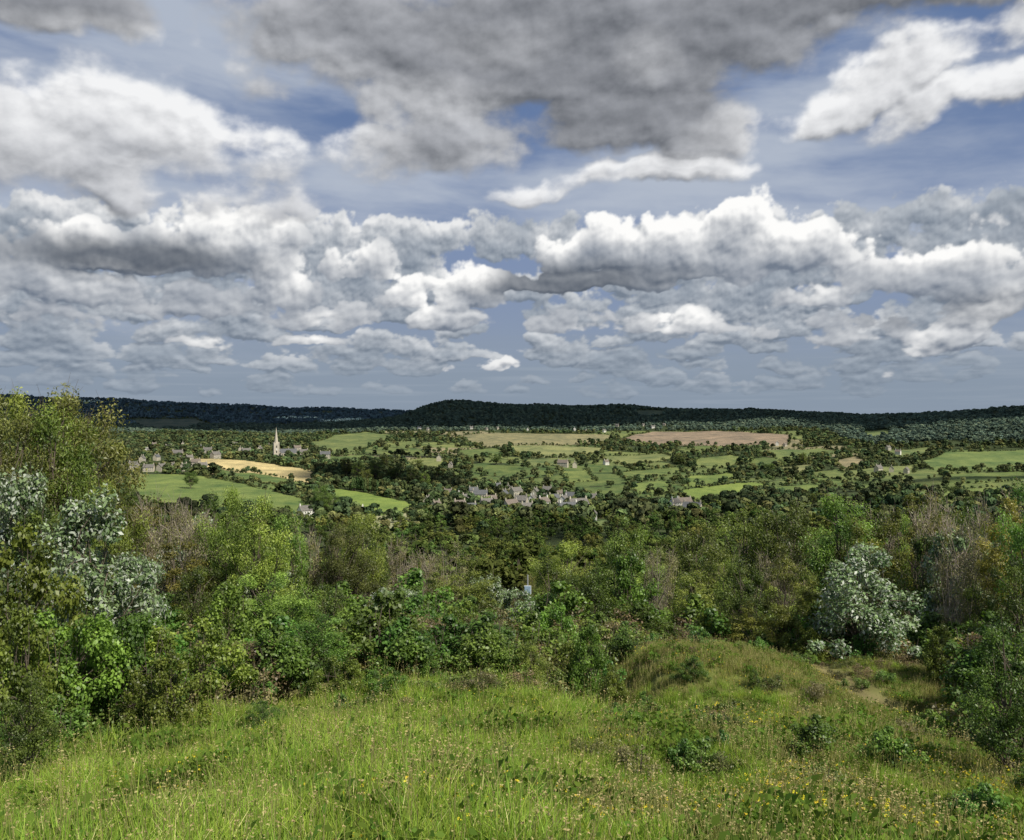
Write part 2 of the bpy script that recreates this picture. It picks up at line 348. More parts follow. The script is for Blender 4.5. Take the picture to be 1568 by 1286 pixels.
# ---------- materials
def simple(name,c,rough=.8,noise=0,scale=3.,spec=.3):
    m=bpy.data.materials.new(name); m.use_nodes=True; t=m.node_tree; b=t.nodes['Principled BSDF']; b.inputs['Roughness'].default_value=rough; b.inputs['Specular IOR Level'].default_value=spec
    b.inputs['Base Color'].default_value=(*c,1)
    if noise:
        tc=t.nodes.new('ShaderNodeTexCoord'); n=t.nodes.new('ShaderNodeTexNoise'); n.inputs['Scale'].default_value=scale; n.inputs['Detail'].default_value=6; t.links.new(tc.outputs['Object'],n.inputs['Vector'])
        mr=t.nodes.new('ShaderNodeMapRange'); mr.inputs[1].default_value=.3; mr.inputs[2].default_value=.7; mr.inputs[3].default_value=1-noise; mr.inputs[4].default_value=1+noise; t.links.new(n.outputs[0],mr.inputs[0])
        v=t.nodes.new('ShaderNodeVectorMath'); v.operation='SCALE'; v.inputs[0].default_value=c; t.links.new(mr.outputs[0],v.inputs[3]); t.links.new(v.outputs[0],b.inputs['Base Color'])
    return m
def leafmat(name,trans=.35,under=None,rough=.45,spec=.4,rv=.25,gain=1.,hv=None):
    hv=rv if hv is None else hv
    m=bpy.data.materials.new(name); m.use_nodes=True; t=m.node_tree; N=t.nodes; L=t.links
    if spec>0: b=N['Principled BSDF']; b.inputs['Roughness'].default_value=rough; b.inputs['Specular IOR Level'].default_value=spec; bc=b.inputs['Base Color']
    else:
        N.remove(N['Principled BSDF']); b=N.new('ShaderNodeBsdfDiffuse'); bc=b.inputs[0]; L.new(b.outputs[0],N['Material Output'].inputs[0])
    a=N.new('ShaderNodeAttribute'); a.attribute_name='Col'; oi=N.new('ShaderNodeObjectInfo')
    mr=N.new('ShaderNodeMapRange'); mr.inputs[3].default_value=gain*(1-rv); mr.inputs[4].default_value=gain*(1+rv); L.new(oi.outputs['Random'],mr.inputs[0])
    v=N.new('ShaderNodeVectorMath'); v.operation='SCALE'; L.new(a.outputs[0],v.inputs[0]); L.new(mr.outputs[0],v.inputs[3]); c=v.outputs[0]
    hs=N.new('ShaderNodeHueSaturation'); m2=N.new('ShaderNodeMath'); m2.operation='MULTIPLY'; m2.inputs[1].default_value=7.31; L.new(oi.outputs['Random'],m2.inputs[0]); m3=N.new('ShaderNodeMath'); m3.operation='FRACT'; L.new(m2.outputs[0],m3.inputs[0])
    mh=N.new('ShaderNodeMapRange'); mh.inputs[3].default_value=.5-hv*.12; mh.inputs[4].default_value=.5+hv*.06; L.new(m3.outputs[0],mh.inputs[0]); L.new(mh.outputs[0],hs.inputs['Hue']); L.new(c,hs.inputs['Color']); c=hs.outputs[0]
    if under is not None:
        g=N.new('ShaderNodeNewGeometry'); mx=N.new('ShaderNodeMix'); mx.data_type='RGBA'; L.new(g.outputs['Backfacing'],mx.inputs[0]); L.new(c,mx.inputs[6]); mx.inputs[7].default_value=(*under,1); c=mx.outputs[2]
    L.new(c,bc)
    if trans>0:
        tr=N.new('ShaderNodeBsdfTranslucent')
        v2=N.new('ShaderNodeVectorMath'); v2.operation='MULTIPLY'; L.new(c,v2.inputs[0]); v2.inputs[1].default_value=(1.25,1.35,.6); L.new(v2.outputs[0],tr.inputs[0])
        ms=N.new('ShaderNodeMixShader'); ms.inputs[0].default_value=trans; L.new(b.outputs[0],ms.inputs[1]); L.new(tr.outputs[0],ms.inputs[2]); L.new(ms.outputs[0],N['Material Output'].inputs[0])
    return m
MLEAF=leafmat('leaf',gain=1.7,rv=.33); MWB=leafmat('whitebeam_leaf',.15,(.38,.42,.34),gain=1.5,rv=.15); MBARK=simple('bark',(.13,.105,.08),.9,.35,8); MPALE=simple('pale_bark',(.31,.265,.21),.9,.3,8)
MGRASS=leafmat('grass_blade',.3,None,.5,0,.22,gain=1.6); MFAR=leafmat('distant_foliage',0.,None,.9,0,.5,gain=1.6,hv=.5); MHILL=leafmat('hazed_hill_foliage',0.,None,.9,0,.35,gain=2.,hv=.2); MWOOD=leafmat('woodland_foliage',.2,None,.6,0,.45,gain=1.85,hv=.4)

# ---------- added cloud sheet out of shot, shaped only to shade ridge and valley wood
def build_shadow_cloud():
    gx=np.arange(-4600,4600,50.); gy=np.arange(400,6600,50.)
    X,Y=np.meshgrid(gx,gy); px=784+F*X/np.maximum(Y,1)
    start=2620-640*ss(px,1200,1350)+150*fbm(X/500,Y/500,4,.55,120)
    f=ss(Y-start,0,260)*(.80+.95*fbm(X/620,Y/520,4,.5,121))
    n=fbm(X/220,Y/220,4,.55,122)
    for (cx,cy,rx,ry) in ((610,740,170,130),(1010,825,130,50),(1180,780,150,50),(250,805,120,50),(1500,738,200,60),(660,700,160,70)):
        wx,wy=P2W(cx,cy); f=np.maximum(f,1.15-np.sqrt(((X-wx)/rx)**2+((Y-wy)/ry)**2)+n*.5)
    f=np.clip(f,0,1); k=4000/math.tan(el_s); ox=math.sin(az_s)*k; oy=math.cos(az_s)*k
    th=(f**.5)*(90+60*n); zt=4000+th*2.2; zb=4000-th*.25
    P=lambda z:np.stack([X+ox*(z/4000),Y+oy*(z/4000),z],-1).reshape(-1,3)
    nx=len(gx);ny=len(gy); i=(np.arange(ny-1)[:,None]*nx+np.arange(nx-1)[None,:]).ravel(); q=np.stack([i,i+1,i+nx+1,i+nx],-1)
    ok=(f.ravel()[q]>.12).all(1); q=q[ok]
    m=bpy.data.materials.new('shadow_cloud_white'); m.use_nodes=True; b=m.node_tree.nodes['Principled BSDF']; b.inputs['Base Color'].default_value=(.85,.86,.88,1); b.inputs['Roughness'].default_value=1; b.inputs['Specular IOR Level'].default_value=0
    add('shadow_cloud',make_mesh('shadow_cloud',np.concatenate([P(zt),P(zb)]),np.concatenate([q,q[:,::-1]+nx*ny]),None,[m],True))
build_shadow_cloud()

# ---------- vegetation meshes
def tube(pts,rad,ns=5):
    pts=np.asarray(pts,float); V=[];Q=[]
    n=len(pts)
    for i in range(n):
        d=pts[min(i+1,n-1)]-pts[max(i-1,0)]; d/=np.linalg.norm(d)+1e-9
        a=np.cross(d,(0.3,.9,.1)); a/=np.linalg.norm(a)+1e-9; b=np.cross(d,a)
        for k in range(ns):
            th=2*math.pi*k/ns; V.append(pts[i]+rad[i]*(a*math.cos(th)+b*math.sin(th)))
    for i in range(n-1):
        for k in range(ns):
            Q.append((i*ns+k,i*ns+(k+1)%ns,(i+1)*ns+(k+1)%ns,(i+1)*ns+k))
    return np.array(V),np.array(Q)
def leaves(C,size,rnd,nrm=None,asp=.5,up=.6):
    n=len(C)
    N=rnd.normal(size=(n,3)); N[:,2]=np.abs(N[:,2])*.8+up
    if nrm is not None: N=N+nrm*1.1
    N/=np.linalg.norm(N,axis=1)[:,None]
    A=rnd.normal(size=(n,3)); A-=N*(A*N).sum(1)[:,None]; A/=np.linalg.norm(A,axis=1)[:,None]+1e-9
    B=np.cross(A,N); s=size*(.6+.8*rnd.rand(n))[:,None]
    fold=N*s*.12
    V=np.stack([C-A*s*.5,C-B*s*asp*.5+fold-A*s*.05,C+A*s*.5,C+B*s*asp*.5+fold-A*s*.05],1).reshape(-1,3)
    Q=np.arange(n*4).reshape(-1,4)[:,::-1].copy()
    return V,Q
def tree_mesh(name,seed,h,rx,nclump,nleaf,lsize,c1,c2,base=.2,stems=1,clr=.9,bark=None,leafm=None,shape='oval',twigs=40,spread=.55,asp=.5,tr=None,flip=0.):
    rnd=np.random.RandomState(seed); bark=bark or MBARK; leafm=leafm or MLEAF
    V=[];Q=[];C=[];MI=[];off=0
    def push(v,q,c,mi):
        nonlocal off
        V.append(v);Q.append(q+off);C.append(c);MI.append(np.full(len(q),mi)); off+=len(v)
    cl=[]
    while len(cl)<nclump:
        u=rnd.uniform(-1,1,3)
        if np.dot(u,u)>1: continue
        zz=base+(1-base)*(u[2]*.5+.5)
        t=(zz-base)/(1-base)
        if shape=='oval': w=math.sqrt(max(.05,1-(2*t-.9)**2*.75))
        elif shape=='cone': w=(1.05-t)**.8
        elif shape=='bush': w=math.sqrt(max(.06,1-t**2.2))
        elif shape=='vase': w=.35+.65*t if t<.75 else 1-(t-.75)*2
        a=rnd.uniform(0,2*math.pi); rad=rx*w*rnd.uniform(.25,1.)**.5*(.8+.35*math.sin(a*2+seed)+.15*math.sin(a*5))
        cl.append((rad*math.cos(a),rad*math.sin(a),zz*h*(1-.08*rnd.rand())))
    cl=np.array(cl)
    tr_r=tr or h*.018
    st=[]
    for s in range(stems):
        a=rnd.uniform(0,6.28); lean=rnd.uniform(.05,.3)*rx if stems>1 else .06*rx
        top=np.array([math.cos(a)*lean*2,math.sin(a)*lean*2,h*rnd.uniform(.75,.93)]); b0=np.array([math.cos(a)*.1*stems*.3,math.sin(a)*.1*stems*.3,-.3])
        k=np.linspace(0,1,7)[:,None]; pts=b0+(top-b0)*k+rnd.normal(size=(7,3))*h*.012*np.array([1,1,0])
        rad=tr_r/math.sqrt(stems)*(1-.85*k[:,0])+.004; v,q=tube(pts,rad,6); push(v,q,np.tile((.1,.1,.1),(len(v),1)),1); st.append(pts)
    for c in cl:
        p=st[rnd.randint(len(st))]; hz=c[2]*rnd.uniform(.35,.75); k=np.argmin(abs(p[:,2]-hz)); a=p[k]
        mid=(a+c)/2+np.array([0,0,-.04*h*rnd.rand()])+rnd.normal(size=3)*.03*h
        v,q=tube([a,mid,c,c+(c-mid)*.35],[tr_r*.32,tr_r*.2,tr_r*.1,.003],4); push(v,q,np.tile((.1,.1,.1),(len(v),1)),1)
    for i in range(twigs):
        c=cl[rnd.randint(len(cl))]; d=rnd.normal(size=3); d[2]=abs(d[2])+.5; d/=np.linalg.norm(d); L=h*.12*rnd.uniform(.5,1.3)
        v,q=tube([c,c+d*L*.5+rnd.normal(size=3)*.03,c+d*L],[tr_r*.14+.003,.006,.003],3); push(v,q,np.tile((.1,.1,.1),(len(v),1)),1)
    n=nleaf; ci=rnd.randint(len(cl),size=n); csz=(rnd.uniform(.5,1.3,len(cl))*clr)
    d=rnd.normal(size=(n,3)); d/=np.linalg.norm(d,axis=1)[:,None]; rr_=rnd.rand(n)**.45
    sz=csz[ci][:,None]*spread
    P=cl[ci]+d*rr_[:,None]*sz*np.array([1,1,.75])+rnd.normal(size=(n,3))*.05*clr
    keep=P[:,2]>0.02; P=P[keep]; d=d[keep]; ci=ci[keep]; n=len(P)
    v,q=leaves(P,lsize,rnd,d*.8,asp)
    if flip>0:
        f=rnd.rand(n)<flip; q[f]=q[f][:,::-1]
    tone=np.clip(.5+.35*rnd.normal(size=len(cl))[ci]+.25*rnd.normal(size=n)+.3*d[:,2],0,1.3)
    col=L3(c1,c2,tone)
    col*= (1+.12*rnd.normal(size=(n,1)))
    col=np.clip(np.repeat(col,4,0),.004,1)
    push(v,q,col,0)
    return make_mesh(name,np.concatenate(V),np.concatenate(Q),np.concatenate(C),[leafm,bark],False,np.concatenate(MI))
K={}
def reg(k,*a,**kw): K.setdefault(k,[]).append((tree_mesh(k,*a,**kw),a[1],a[2]))
for s in(1,2):
    reg('ash_tree',10+s,7,2.3,60,19000,.12,(.045,.085,.015),(.14,.21,.04),base=.22,clr=1.05,asp=.35)
    reg('whitebeam_tree',20+s,4,1.9,60,13000,.115,(.05,.09,.03),(.15,.21,.09),base=.05,stems=4,clr=.75,leafm=MWB,shape='bush',flip=.3)
    reg('hawthorn_tree',30+s,4.5,2.0,60,17000,.085,(.028,.052,.010),(.09,.14,.025),base=.05,stems=3,clr=.8,shape='bush')
    reg('hazel_bush',40+s,2.6,1.7,55,11000,.085,(.045,.08,.012),(.12,.185,.03),base=0.,stems=6,clr=.6,shape='bush',asp=.7)
    reg('birch_tree',50+s,5.5,1.3,60,14000,.075,(.07,.085,.015),(.18,.19,.04),base=.12,clr=.62,shape='oval',tr=.05)
    reg('oak_tree',60+s,9,3.6,90,22000,.16,(.032,.05,.010),(.10,.14,.028),base=.2,clr=1.3)
    reg('dead_elder_bush',70+s,4.2,1.9,60,4500,.07,(.10,.10,.04),(.19,.18,.08),base=.25,stems=9,clr=.6,bark=MPALE,shape='vase',twigs=330,tr=.06)
    reg('willow_tree',80+s,9,2.6,90,30000,.13,(.05,.062,.014),(.13,.15,.04),base=.10,clr=1.25,asp=.35,stems=2)
def scatter_group(name,coll):
    ng=bpy.data.node_groups.new(name,'GeometryNodeTree'); ng.interface.new_socket('Geometry',in_out='INPUT',socket_type='NodeSocketGeometry'); ng.interface.new_socket('Geometry',in_out='OUTPUT',socket_type='NodeSocketGeometry')
    N=ng.nodes;L=ng.links; i=N.new('NodeGroupInput'); o=N.new('NodeGroupOutput'); ip=N.new('GeometryNodeInstanceOnPoints')
    ci=N.new('GeometryNodeCollectionInfo'); ci.inputs['Collection'].default_value=coll; ci.inputs['Separate Children'].default_value=True; ci.inputs['Reset Children'].default_value=True
    L.new(i.outputs[0],ip.inputs['Points']); L.new(ci.outputs[0],ip.inputs['Instance']); ip.inputs['Pick Instance'].default_value=True
    def at(n,ty):
        a=N.new('GeometryNodeInputNamedAttribute'); a.data_type=ty; a.inputs['Name'].default_value=n; return a.outputs['Attribute']
    L.new(at('idx','INT'),ip.inputs['Instance Index'])
    er=N.new('FunctionNodeEulerToRotation'); L.new(at('rot','FLOAT_VECTOR'),er.inputs[0]); L.new(er.outputs[0],ip.inputs['Rotation'])
    L.new(at('scl','FLOAT_VECTOR'),ip.inputs['Scale']); L.new(ip.outputs[0],o.inputs[0]); return ng
def scatter(name,pts,meshes,rnd,smin=.7,smax=1.3,tilt=.0,scl=None,idx=None,zs=None):
    n=len(pts); coll=bpy.data.collections.new(name+'_parts')
    for k,me in enumerate(meshes): coll.objects.link(bpy.data.objects.new('%s_%02d'%(name,k),me))
    me=bpy.data.meshes.new(name); me.vertices.add(n); me.vertices.foreach_set('co',np.ascontiguousarray(pts,dtype=np.float32).ravel())
    rot=np.zeros((n,3),dtype=np.float32); rot[:,2]=rnd.rand(n)*6.283; rot[:,:2]=rnd.normal(size=(n,2))*tilt
    if scl is None: scl=rnd.uniform(smin,smax,n)
    s3=np.stack([scl,scl,scl*(zs if zs is not None else 1.)],-1).astype(np.float32)
    if idx is None: idx=rnd.randint(len(meshes),size=n)
    me.attributes.new('rot','FLOAT_VECTOR','POINT').data.foreach_set('vector',rot.ravel())
    me.attributes.new('scl','FLOAT_VECTOR','POINT').data.foreach_set('vector',s3.ravel())
    me.attributes.new('idx','INT','POINT').data.foreach_set('value',np.ascontiguousarray(idx,dtype=np.int32))
    ob=add(name,me); md=ob.modifiers.new('scatter','NODES'); md.node_group=scatter_group(name,coll); return ob

hero=[(55,38,560,230,'willow_tree'),(118,41,590,190,'willow_tree'),(5,36,590,180,'willow_tree'),(80,36,600,170,'ash_tree'),(35,40,588,160,'ash_tree'),(120,39,625,120,'ash_tree'),(30,29,672,150,'whitebeam_tree'),(125,20,752,250,'whitebeam_tree'),(205,21,815,140,'whitebeam_tree'),
 (10,17,800,150,'hazel_bush'),(60,26,745,180,'hawthorn_tree'),(170,33,728,120,'ash_tree'),
 (250,34,742,110,'dead_elder_bush'),(305,33,752,110,'dead_elder_bush'),(350,29,738,90,'ash_tree'),(400,27,748,130,'ash_tree'),(440,30,775,100,'ash_tree'),(300,26,850,120,'hawthorn_tree'),(275,30,765,120,'dead_elder_bush'),
 (480,30,790,110,'dead_elder_bush'),(530,29,798,110,'willow_tree'),(560,33,780,110,'ash_tree'),(500,22,880,140,'hawthorn_tree'),(420,21,872,150,'ash_tree'),(600,34,815,90,'dead_elder_bush'),
 (640,30,834,100,'dead_elder_bush'),(600,24,885,110,'whitebeam_tree'),(700,28,838,110,'birch_tree'),(680,40,828,110,'dead_elder_bush'),(742,29,862,90,'whitebeam_tree'),(795,29,890,110,'whitebeam_tree'),
 (712,21,918,80,'hazel_bush'),(850,33,850,120,'hawthorn_tree'),(900,28,860,130,'hawthorn_tree'),(955,29,846,140,'hazel_bush'),(960,45,792,130,'oak_tree'),(860,48,824,110,'ash_tree'),
 (1010,33,828,100,'dead_elder_bush'),(1070,38,792,130,'oak_tree'),(1110,33,818,100,'birch_tree'),(1140,29,846,120,'hawthorn_tree'),(1060,30,865,100,'birch_tree'),(1205,27,832,90,'birch_tree'),(1235,29,856,60,'birch_tree'),
 (1320,27,812,200,'whitebeam_tree'),(1290,46,745,160,'ash_tree'),(1200,48,755,140,'oak_tree'),(1140,50,775,140,'oak_tree'),(1400,42,755,130,'birch_tree'),(1440,40,748,120,'dead_elder_bush'),(1460,30,826,110,'dead_elder_bush'),
 (1500,36,742,110,'dead_elder_bush'),(1540,34,760,120,'birch_tree'),(1560,24,836,130,'hawthorn_tree'),(1500,30,886,80,'hawthorn_tree'),(1545,12.5,935,170,'hawthorn_tree'),(1590,30,720,130,'ash_tree'),
 (90,14.5,925,220,'hazel_bush'),(200,15,935,210,'hazel_bush'),(290,15.5,945,190,'hazel_bush'),(350,19,895,150,'hazel_bush'),(20,14,930,180,'hazel_bush'),(40,11.5,1030,140,'hawthorn_tree'),(250,13.6,1000,150,'hazel_bush'),
 (420,17,960,130,'hazel_bush'),(480,18,935,140,'hawthorn_tree'),(560,19,935,130,'hazel_bush'),(620,19,945,110,'hawthorn_tree'),(520,16,1000,90,'hazel_bush'),(760,20,950,100,'hawthorn_tree'),(850,22,925,110,'hazel_bush'),(590,15.5,1020,80,'hazel_bush'),
 (1060,17.8,1003,55,'hazel_bush'),(1155,17.5,1040,30,'hazel_bush'),(938,17.5,1015,50,'hazel_bush'),(900,19,955,80,'hazel_bush'),(980,27,915,110,'hawthorn_tree'),(1090,28,925,110,'hazel_bush'),(1160,27,915,110,'birch_tree'),(810,18,975,90,'hawthorn_tree'),(660,17.5,1010,70,'hazel_bush'),(400,13.,1065,60,'hawthorn_tree'),(1115,14,1110,34,'hazel_bush'),(955,14.3,1085,50,'hawthorn_tree'),(755,13.4,1110,60,'hazel_bush'),(1230,26,950,70,'hazel_bush'),(1440,24,955,80,'hazel_bush')]
rnd=np.random.RandomState(77)
def plant(px,r,top,wpx,kind):
    b=math.atan((px-784)/F); x=r*math.sin(b); y=r*math.cos(b); z=float(H(x,y)); ht=max(.35,(643-top)/F*y-z)
    me,h0,rx0=K[kind][rnd.randint(len(K[kind]))]; sz=ht/h0; sx=(wpx/F*y*.5)/rx0*.95
    sx=min(max(sx,sz*.55),sz*1.7)
    add(kind,me,None,(x,y,z-.03),rnd.rand()*6.28,(sx,sx,sz))
for h in hero: plant(*h)
kinds=['hawthorn_tree','ash_tree','birch_tree','dead_elder_bush','oak_tree','hazel_bush','willow_tree','whitebeam_tree']
top_prof=np.interp(np.arange(0,1600),[0,180,330,470,620,760,880,1000,1100,1250,1400,1568],[740,742,770,800,838,872,862,832,805,770,755,745])
for i in range(100):
    px=rnd.uniform(-300,1900); r=rnd.uniform(24,62)
    kd=kinds[rnd.choice(8,p=[.22,.17,.16,.17,.11,.06,.06,.05])]
    tp=(top_prof[int(np.clip(px,0,1599))] if -50<px<1620 else 780)+rnd.uniform(0,70)-(0 if r>35 else -40)
    if kd=='hazel_bush': tp=max(tp,880)
    if kd=='oak_tree' and r<38: kd='hawthorn_tree'
    if 930<px<1480 and r<27.5: continue
    if px<260 and r<30: continue
    plant(px,r,tp,rnd.uniform(80,150),kd)
# big field oaks in the valley
for (cx,cy,top,wp) in ((492,797,738,44),(500,800,752,40),(292,748,720,26),(548,742,704,30),(575,738,700,32),(605,742,706,30),(630,748,712,28),(560,752,716,30),(650,752,722,28),(590,725,694,26),(530,730,698,26),(670,740,712,26),(620,815,788,30),(1010,792,762,30),(968,790,764,26),(1120,795,768,30),(1250,780,752,28),(1460,770,742,26),(760,712,694,18),(1040,712,694,18),(1180,728,708,20),(1230,712,692,18),(640,722,702,20)):
    wx,wy=P2W(cx,cy); plant(cx,math.hypot(wx,wy),top,wp,'oak_tree')
def polar(n,r0,r1,a=36,p=1.):
    u=rnd.rand(n); r=np.sqrt(r0*r0+(r1*r1-r0*r0)*u**p); b=np.radians(rnd.uniform(-a,a,n)); return r*np.sin(b),r*np.cos(b)
def med(seed,h,rx,c1,c2,nl=1600,ls=.5,shape='oval'): return tree_mesh('woodland_tree',seed,h,rx,26,nl,ls,c1,c2,base=.12,clr=1.7 if h>6 else 1.,shape=shape,twigs=0,asp=.8,tr=h*.02,leafm=MWOOD)
meds=[med(101,9,4.4,(.020,.036,.010),(.075,.11,.030)),med(102,10,4.2,(.028,.046,.012),(.10,.14,.036)),med(103,8,4.0,(.036,.054,.015),(.12,.145,.042)),med(104,7,3.6,(.018,.032,.010),(.06,.09,.027),shape='bush')]
x,y=polar(4600,62,740)
z=H(x,y); px,py=project(x,y,z); r=np.hypot(x,y)
tp=np.interp(px,[0,180,470,620,760,880,1000,1250,1568],[785,765,795,820,824,832,825,785,775])+10-np.interp(r,[62,300,400,640],[0,0,20,200])
hmax=(643-tp)/F*y-z
scl=np.clip(rnd.uniform(.6,1.3,len(x)),0,np.maximum(hmax/9.,.25)); keep=(scl>.3)
houses=[(225,695,2),(265,720,1),(205,720,0),(280,683,0),(305,688,0),(350,690,1),(368,692,0),(398,692,1),(442,694,0),(330,702,0),(248,722,0),(282,721,1),(310,720,0),(236,684,0),(498,702,0),(218,708,0),(385,688,0),(455,690,0),(340,684,0),(258,690,1),(272,700,0),(290,706,1),(360,684,1),(412,686,0),(240,705,1),(318,694,0),(377,696,1),(465,697,1),(300,714,0),(228,722,1),
 (700,770,2),(716,772,1),(735,766,0),(752,773,1),(772,764,0),(798,776,0),(815,772,2),(832,778,2),(848,771,1),(864,775,2),(876,768,0),(762,750,1),(790,760,0),(668,782,1),(470,792,2),(530,793,0),(548,791,2),(907,797,2),(1033,779,2),(1048,777,0),(1036,792,0),(820,761,0),(686,760,0),(704,781,1),(745,781,0),(855,762,1),(725,758,0),(885,784,1),(807,788,0),
 (782,782,0),(838,757,0),(870,790,2),(778,753,0),(720,788,0),(655,774,0),(902,772,0),(1022,786,1),(1060,788,0),
 (642,658,2),(655,659,0),(722,657,2),(745,659,0),(762,658,1),(808,659,2),(880,659,2),(898,661,0),(925,662,2),(945,654,0),(985,653,0),(1000,656,2),(1017,652,0),(928,712,2),(880,716,1),(862,715,0),(1190,682,2),(1202,684,0),(1360,690,0),(1375,696,2),(1365,723,1),(1345,723,0),(1388,725,0),(672,706,0),(690,716,0)]
hW=[(P2W(a,b),k) for a,b,k in houses]; chW=P2W(423,699)
HP=np.array([p for p,_ in hW]+[chW])
def clear(x,y,rad=12,front=44):
    ok=np.ones(len(x),bool)
    for hx,hy in HP:
        d=math.hypot(hx,hy); ux,uy=-hx/d,-hy/d; dx=x-hx; dy=y-hy; al=dx*ux+dy*uy; ac=np.abs(dx*uy-dy*ux)
        ok&=~(((dx*dx+dy*dy)<rad*rad)|((al>0)&(al<front*(d/900.))&(ac<rad-3)))
    return ok
opn,_,_,named,_=landuse(x,y); keep&=~named&clear(x,y,14,80)
scatter('woodland',np.stack([x,y,z-.2],-1)[keep],meds,rnd,scl=scl[keep])
def far_tree(seed,h,rx,nq,c1,c2,s=1.5,shape='oval',mat=None):
    r_=np.random.RandomState(seed); nb=9; c=[]
    for i in range(nb):
        t=r_.rand(); a=r_.rand()*6.28; w=math.sqrt(max(.1,1-(2*t-.8)**2*.8)) if shape=='oval' else .6*(1-t*.6)
        c.append((math.cos(a)*rx*w*.6,math.sin(a)*rx*w*.6,h*(.25+.62*t)))
    c=np.array(c); ci=r_.randint(nb,size=nq); d=r_.normal(size=(nq,3)); d/=np.linalg.norm(d,axis=1)[:,None]; d[:,2]=np.where(d[:,2]<-.3,-d[:,2],d[:,2])
    P=c[ci]+d*np.array([rx*.5,rx*.5,h*.16])*(.8+.3*r_.rand(nq))[:,None]
    N=d*1.5+r_.normal(size=(nq,3))*.5; N/=np.linalg.norm(N,axis=1)[:,None]
    A=np.cross(N,r_.normal(size=(nq,3))); A/=np.linalg.norm(A,axis=1)[:,None]; B=np.cross(N,A); ss_=s*(.6+.7*r_.rand(nq))[:,None]*.5
    V=np.stack([P-A*ss_-B*ss_,P+A*ss_-B*ss_,P+A*ss_+B*ss_,P-A*ss_+B*ss_],1).reshape(-1,3)
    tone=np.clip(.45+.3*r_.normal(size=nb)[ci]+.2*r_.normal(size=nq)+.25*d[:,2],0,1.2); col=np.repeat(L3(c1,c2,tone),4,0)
    v2,q2=tube([(0,0,-1),(0,0,h*.5)],[.3,.15],4)
    return make_mesh('hedgerow_tree',np.concatenate([V,v2]),np.concatenate([np.arange(nq*4).reshape(-1,4),q2+nq*4]),np.concatenate([np.clip(col,.004,1),np.tile((.06,.05,.04),(len(v2),1))]),[mat or MFAR])
near_f=[far_tree(201,9,4.6,300,(.034,.050,.023),(.082,.112,.042)),far_tree(202,10,4.8,300,(.028,.042,.021),(.064,.088,.036)),far_tree(203,8,4.2,280,(.044,.062,.026),(.106,.134,.048)),far_tree(204,12,5.,320,(.024,.037,.020),(.052,.073,.032)),far_tree(205,9,4.4,280,(.050,.066,.027),(.118,.140,.050))]
dark_f=[far_tree(211,10,5,170,(.040,.062,.050),(.070,.096,.068),2.2,mat=MHILL),far_tree(212,12,5,170,(.036,.056,.047),(.060,.084,.063),2.2,mat=MHILL),far_tree(213,9,5,160,(.048,.070,.052),(.084,.108,.070),2.2,mat=MHILL)]  # bluish haze put into the leaf colour, lifted for the cloud shade
blue_f=[far_tree(221,12,7,110,(.052,.078,.090),(.068,.096,.104),3.,mat=MHILL),far_tree(222,14,7,110,(.046,.070,.084),(.060,.087,.098),3.,mat=MHILL)]  # stronger blue: aerial haze painted into the far ridge trees
poplar=[far_tree(231,17,2.2,220,(.03,.05,.02),(.08,.115,.042),1.3,'col')]
x1,y1=polar(7500,540,1100); x2,y2=polar(29000,1100,2500); x3,y3=polar(24000,2500,3500); x4,y4=polar(13000,3500,5400)
X=np.concatenate([x1,x2,x3,x4]); Y=np.concatenate([y1,y2,y3,y4])
R0=np.hypot(X,Y); opn,_,edge,named,forest=landuse(X,Y)
dens=fbm(X/70,Y/70,3,.5,90)
keep=(~opn)&clear(X,Y)&((forest)|(edge<11)|(dens>-.08))
keep|=(opn&~named&(rnd.rand(len(X))<.02)&clear(X,Y))
X=X[keep];Y=Y[keep]; R0=R0[keep]
hx=[];hy=[]
for poly,_ in fieldsW:
    for i in range(len(poly)):
        a=np.array(poly[i]);b=np.array(poly[(i+1)%len(poly)]); L=np.linalg.norm(b-a); n=int(L/4.)
        if n<1: continue
        t_=(np.arange(n)+rnd.rand(n)*.6)/n; k=rnd.rand(n)<.88; p=a+(b-a)*t_[k][:,None]+rnd.normal(size=(k.sum(),2))*1.2+fbm(t_[k]*L/60,t_[k]*0+i,3,.5,99)[:,None]*6
        hx+=list(p[:,0]);hy+=list(p[:,1])
hx=np.array(hx);hy=np.array(hy); k=clear(hx,hy); hx=hx[k];hy=hy[k]
Z=H(X,Y); PX,PY=project(X,Y,Z)
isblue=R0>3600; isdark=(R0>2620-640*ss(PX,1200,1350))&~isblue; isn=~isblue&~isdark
def sca(name,m,ms,a,b,p=1.): scatter(name,np.stack([X,Y,Z-.4],-1)[m],ms,rnd,scl=a+(b-a)*rnd.rand(int(m.sum()))**p)
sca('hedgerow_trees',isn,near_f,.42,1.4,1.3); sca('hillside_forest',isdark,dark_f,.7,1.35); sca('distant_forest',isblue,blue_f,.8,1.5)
hz=H(hx,hy); scatter('field_hedges',np.stack([hx,hy,hz-.3],-1),near_f,rnd,scl=.22+.33*rnd.rand(len(hx))**1.5+.5*(rnd.rand(len(hx))<.10))
pp=[]
for q in np.linspace(540,628,24):
    a=P2W(q,752+(q-540)*.12); pp.append((a[0],a[1],float(H(*a))))
scatter('poplar_row',np.array(pp),poplar,rnd,.9,1.25)

